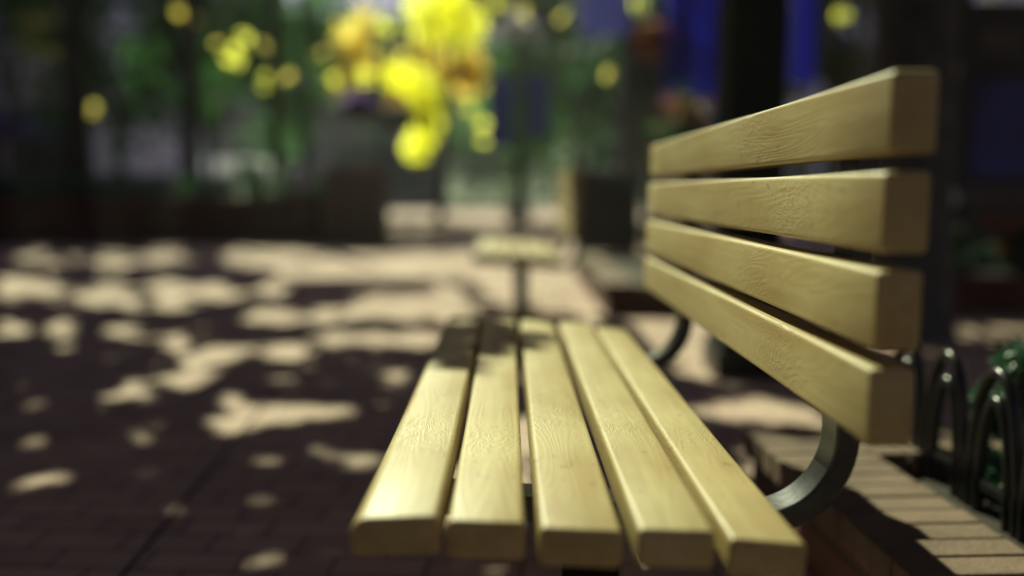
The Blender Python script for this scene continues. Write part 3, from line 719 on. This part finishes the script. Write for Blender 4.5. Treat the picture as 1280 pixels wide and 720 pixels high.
# spots that must be sunlit (before any crown is grown)
YT = 22.0
core = []   # yellow backlit foliage of the golden tree: (px, py, radius px, leaves)
core += [(555, 10, 42, 750), (583, 33, 26, 330), (537, 33, 28, 330), (570, 55, 14, 90), (548, -10, 45, 420)]
core += [(490, 96, 18, 190), (514, 98, 24, 330), (532, 118, 24, 360), (538, 142, 20, 300), (530, 166, 20, 290), (520, 188, 16, 200)]
core += [(480, 30, 10, 30), (455, 96, 11, 45), (418, 100, 8, 16), (588, 135, 8, 20), (602, 155, 8, 18), (603, 178, 6, 10)]
for (px, py, rr, n) in core:
    t = at(px, py, YT); protect(t, rr/F*YT+.2)
dots = [(225, 15, 6, 8), (245, 26, 5, 5), (305, 47, 7, 9), (293, 70, 9, 34), (272, 55, 6, 6), (337, 99, 8, 24), (361, 96, 5, 3), (332, 57, 5, 3), (398, 67, 5, 3),
        (655, 12, 7, 7), (625, 4, 8, 9), (700, 22, 6, 5), (800, 5, 7, 12), (760, 92, 5, 2), (440, 40, 6, 4), (118, 135, 6, 2), (1048, 22, 9, 16)]
for (px, py, rr, n) in dots:
    Y = 17.0 if px < 420 else 14.0 if px > 740 else 20.0
    t = at(px, py, Y); protect(t, .45)
protect(at(860, 130, 10.6), .35); protect((t.x, 8.0, .7), .01)
protect(at(448, 130, 14.1), .5)
for px, py, Y in ((180, 50, 21), (145, 90, 21), (240, 110, 23), (275, 60, 23), (390, 150, 27), (420, 110, 27), (720, 130, 25), (755, 170, 19)): protect(at(px, py, Y), .6)
for px, py in ((1210, 330), (1250, 335), (1175, 350)): protect(at(px, py, 6.4), .16)
for px, Y in ((745, 13.6), (770, 13.6), (840, 11.8), (880, 11.8), (1006, 14.6)):
    for py in (0, 40, 80, 120): protect(at(px, py, Y), .4)
for px in range(240, 420, 15): protect(at(px, 215, 37), .8)

# street canopy: leaves are hung where they shade the paving and left out where the photo shows it sunlit
trees = [ # x, y, trunk radius, height of first fork, label
 ((-6.4, 7.2), .19, 3.6, 'street tree standing outside the frame on the left, its crown over the plaza'),
 (at(103, 238, 15.9).xy, .19, 4.6, 'dark tree trunk left of centre of the long brick planter'),
 (at(232, 238, 17.2).xy, .17, 4.8, 'crooked dark tree trunk right of the thicker trunk behind the brick planter'),
 ((2.12, 4.95), .215, 3.5, 'thick grey tree trunk rising behind the right end of the bench back'),
 ((7.6, 11.0), .2, 4.0, 'street tree behind the information kiosk'),
 (at(777, 238, 15.0).xy, .16, 4.6, 'slender grey trunk left of the dark post with the red basket'),
 ((-3.6, -1.5), .2, 3.4, 'unseen street tree added behind the viewer on the left to block sky light'),  # unseen, added to keep ambient sky light off the bench ends
 ((4.4, -1.0), .2, 3.4, 'unseen street tree added behind the viewer on the right to block sky light')]  # likewise added out of view as a block for the sky light
NG = 290000
gx = rng.uniform(-12, 9, NG); gy = rng.uniform(-7, 18.8, NG)
zmin = np.maximum(3.5, 1.45+.285*gy); z = zmin+rng.uniform(0, 2.3, NG)
lit = lit_mask(gx, gy, z)
# beyond the frame: natural openings
nz = .65*vnoise(gx, gy, .9, 3)+.35*vnoise(gx, gy, .35, 5)
outside = (gx < -9.0) | (gx > 3.0) | (gy < .2)
lit |= outside & (nz > .72)
keep = ~lit | ((rng.random(NG) < .004) & ((gx < -.3) | (gx > 1.3) | (gy > 2.4)))
ins = np.zeros(NG, bool)
for (a_, b_, c_, e_) in SHADE[:3]: ins |= (gx > a_) & (gx < b_) & (gy > c_) & (gy < e_)
keep &= ~(ins & (rng.random(NG) > .6))
kx, ky = gnd(1215, 424)
keep &= ~((np.hypot((gx-kx)/1.3, (gy-ky)/.5) < 1) & (rng.random(NG) > .22))
gx, gy, z = gx[keep], gy[keep], z[keep]
P_ = np.stack([gx-KX*z, gy-KY*z, z], 1)
T = np.array([t_[0] for t_ in trees]); own = np.argmin(np.hypot(P_[:, 0, None]-T[None, :, 0], P_[:, 1, None]-T[None, :, 1]), 1)
tree_roots = []
for i, (xy, r0, hf_, lb) in enumerate(trees):
    r = empty('street_tree', (xy[0], xy[1], 0), lb, 'tree', 'street trees of the plaza'); tree_roots.append(r)
    lean = {1: (-.15, .1), 2: (.25, 0)}.get(i, (0.05*i-.1, .05))
    hf2 = hf_; trunk_mesh(hf2, r0, lean, 40+i, 8, 2.6, hf2+2.6).build('trunk', 'grey_bark' if i in (3, 5) else 'bark', r)
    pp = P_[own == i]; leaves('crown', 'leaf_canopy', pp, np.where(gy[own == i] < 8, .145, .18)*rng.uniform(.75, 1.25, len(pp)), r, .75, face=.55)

# trees seen in the picture's upper band
def crown_pts(c, rx, ry, rz, n, k=40, tight=.16):
    cl = rng.normal(size=(k, 3)); cl /= np.linalg.norm(cl, axis=1)[:, None]; cl *= rng.uniform(.35, 1, (k, 1))
    w = rng.dirichlet(np.ones(k)*1.2)
    i = rng.choice(k, n, p=w)
    q = cl[i]+rng.normal(size=(n, 3))*tight
    return np.array(c)+q*np.array([rx, ry, rz])
def far_tree(px, Y, ztop, zc, rx, rz, n, size, m, label, r0=.15, hfork=2.2, group='trees down the street', pyb=238, seed=0):
    b = at(px, pyb, Y)
    r = empty('tree', (b.x, Y, 0), label, 'tree', group)
    trunk_mesh(hfork, r0, (0, 0), seed, 6, rx*.6, ztop*.85).build('trunk', 'bark', r)
    leaves('crown', m, filt(crown_pts((b.x, Y, zc), rx, rx, rz, n)), size, r, face=.4)
    return r
far_tree(150, 21, 6.5, 4.4, 2.4, 2.3, 2400, .24, 'leaf_green', 'green leafy tree behind the left planter, before the blue-grey building', .12, 2.0, seed=1)
far_tree(265, 23, 6.5, 4.3, 2.3, 2.3, 2400, .24, 'leaf_green', 'green tree left of the tall slim post', .12, 2.2, seed=2)
far_tree(385, 27, 8, 4.6, 2.9, 3.2, 2400, .28, 'leaf_green', 'green tree behind the purple flower basket', .13, 2.2, seed=3)
far_tree(20, 22, 8, 6.5, 2.2, 1.6, 2200, .24, 'leaf_canopy', 'dark tree at the left edge', .12, 3.0, seed=31)
far_tree(720, 25, 8, 4.4, 2.6, 3.0, 2300, .28, 'leaf_green', 'green tree right of the mid-street lamp post', .13, 2.2, seed=4)
far_tree(790, 19, 6, 2.2, 1.5, 1.9, 2600, .22, 'leaf_teal', 'low teal-green tree above the litter bin', .10, 1.2, seed=5)
far_tree(650, 24.5, 8, 6.2, 2.0, 1.6, 2600, .26, 'leaf_canopy', 'dark tree over the mid-street lamp globes', .12, 3.6, seed=6)
far_tree(1050, 19, 7, 4.0, 1.6, 2.0, 1800, .24, 'leaf_canopy', 'dark tree behind the narrow blue banner', .12, 2.2, seed=7)
for i, (px, Y, lb) in enumerate([(618, 88, 'pale hazy tree far behind the mid-street lamp post'), (588, 78, 'pale hazy distant tree at the open end of the street'), (60, 60, 'dark distant tree beyond the left building'), (250, 62, 'distant green tree above the white van'), (420, 66, 'distant green tree left of the golden tree'),
 (690, 66, 'distant green tree right of the mid-street lamp post'), (820, 60, 'distant green tree behind the blue banners'),]):
    far_tree(px, Y, 15, 7.0, 6.0, 6.4, 9000 if px == 588 else 2600, .6, 'leaf_green', lb, .3, 3.5, 'distant trees', seed=20+i)
# golden tree
b = at(575, 238, YT+.4)
r = empty('golden_tree', (b.x-.5, YT+.4, 0), 'golden tree glowing yellow against the light in mid street', 'tree')
trunk_mesh(3.0, .10, (.2, 0), 77, 7, 1.6, 6.2).build('trunk', 'bark', r)
Pq = []
for (px, py, rr, n) in core:
    t = at(px, py, YT); s_ = rr/F*YT; n = int(n*.55)
    q = rng.normal(size=(n, 3)); q /= np.linalg.norm(q, axis=1)[:, None]; q *= rng.uniform(0, 1, (n, 1))**.5
    q = q*np.array([s_, .10, s_]); q[:, 1] -= q[:, 2]*1.04
    Pq.append(np.array(t)+q)
leaves('crown', 'leaf_yellow', np.concatenate(Pq), .15, r, .8, face=.9)
Pq = []
for (px, py, rr, n) in [(455, 60, 45, 700), (520, 60, 55, 1100), (590, 95, 24, 420), (575, 85, 34, 560), (620, 10, 30, 220), (480, 20, 42, 500), (500, 125, 34, 300), (430, 100, 28, 160)]:
    t = at(px, py, YT+2.6); s_ = rr/F*YT
    q = rng.normal(size=(n, 3)); q /= np.linalg.norm(q, axis=1)[:, None]; q *= rng.uniform(0, 1, (n, 1))**.5
    q = q*np.array([s_, .2, s_]); q[:, 1] -= q[:, 2]*1.04
    Pq.append(np.array(t)+q)
leaves('outer_foliage', 'leaf_amber', filt(np.concatenate(Pq)), .15, r, .8, face=.8)
# sunlit yellow leaf tufts on the street trees
for i, (px, py, rr, n) in enumerate(dots):
    Y = 17.0 if px < 420 else 14.0 if px > 740 else 20.0
    t = at(px, py, Y); n = max(6, n); q = rng.normal(size=(n, 3))*np.array([rr/F*Y*.5]*3)
    own_i = int(np.argmin([math.hypot(t.x-a_[0][0], t.y-a_[0][1]) for a_ in trees]))
    tp = tree_roots[own_i].location; up_ = Vector((t.x+(tp.x-t.x)*.35, Y+(tp.y-Y)*.35, max(t.z+1.6, 5.6)))
    mid = Vector((t.x+(tp.x-t.x)*.06, Y, t.z+.6*(up_.z-t.z)))
    MB().tube([Vector((t.x, Y, t.z-.1))-tp, Vector((t.x, Y, t.z+.25))-tp, mid-tp, up_-tp], [.004, .007, .012, .02], 6).build('twig', 'bark', tree_roots[own_i])
    leaves('sunlit_leaves', 'leaf_yellow' if n > 8 else 'leaf_amber', np.array(t)+q, .11 if n > 5 else .075, tree_roots[own_i], .8, face=.8)

# ------------------------------------------------------------------ HAZE
hm = bpy.data.materials.new('haze_air'); hm.use_nodes = True; nt = hm.node_tree; nt.nodes.clear()
o_ = nt.nodes.new('ShaderNodeOutputMaterial'); pv = nt.nodes.new('ShaderNodeVolumePrincipled')
pv.inputs['Density'].default_value = HAZE_D; pv.inputs['Color'].default_value = (.92, .95, .90, 1); pv.inputs['Anisotropy'].default_value = .35
nt.links.new(pv.outputs[0], o_.inputs['Volume'])
hb = MB().box(-155, 155, -65, 255, -1, 24).build('haze', hm); tag(hb, kind='stuff')
sc.cycles.volume_bounces = 0

# ------------------------------------------------------------------ LIGHT
w = bpy.data.worlds.new('World'); sc.world = w; w.use_nodes = True
nt = w.node_tree; bg = nt.nodes['Background']
sky = nt.nodes.new('ShaderNodeTexSky'); sky.sky_type = 'NISHITA'; sky.sun_disc = False
sky.sun_elevation = SUN_E; sky.sun_rotation = SUN_A; sky.air_density = 1.0; sky.dust_density = .4
tint = nt.nodes.new('ShaderNodeVectorMath'); tint.operation = 'MULTIPLY'; tint.inputs[1].default_value = (1.36, .82, 1.02)
nt.links.new(sky.outputs[0], tint.inputs[0]); nt.links.new(tint.outputs[0], bg.inputs[0]); bg.inputs[1].default_value = .07
s_ = bpy.data.lights.new('sun', 'SUN'); s_.energy = 5.0; s_.angle = R(.5); s_.color = (.94, 1, .66)
so = bpy.data.objects.new('sun', s_); C.objects.link(so); so.rotation_euler = SD.to_track_quat('Z', 'Y').to_euler(); so.location = (0, 0, 20)

cam = bpy.data.cameras.new('camera'); co = bpy.data.objects.new('camera', cam); C.objects.link(co)
co.location = (0, 0, H); co.rotation_euler = (R(90)-TH, 0, -PS)
cam.sensor_width = 36; cam.lens = F/1280*36; cam.clip_start = .02; cam.clip_end = 600
cam.dof.use_dof = True; cam.dof.focus_distance = 1.30
APERTURE = .037
cam.dof.aperture_fstop = (cam.lens/1000)/APERTURE
sc.camera = co
sc.view_settings.view_transform = 'Standard'; sc.view_settings.look = 'None'; sc.view_settings.exposure = 0.5; sc.view_settings.gamma = 1
sc.view_settings.use_curve_mapping = False
sc.render.engine = 'CYCLES'
sc.cycles.use_denoising = True
sc.cycles.max_bounces = 6; sc.cycles.transparent_max_bounces = 4
sc.cycles.sample_clamp_indirect = 6
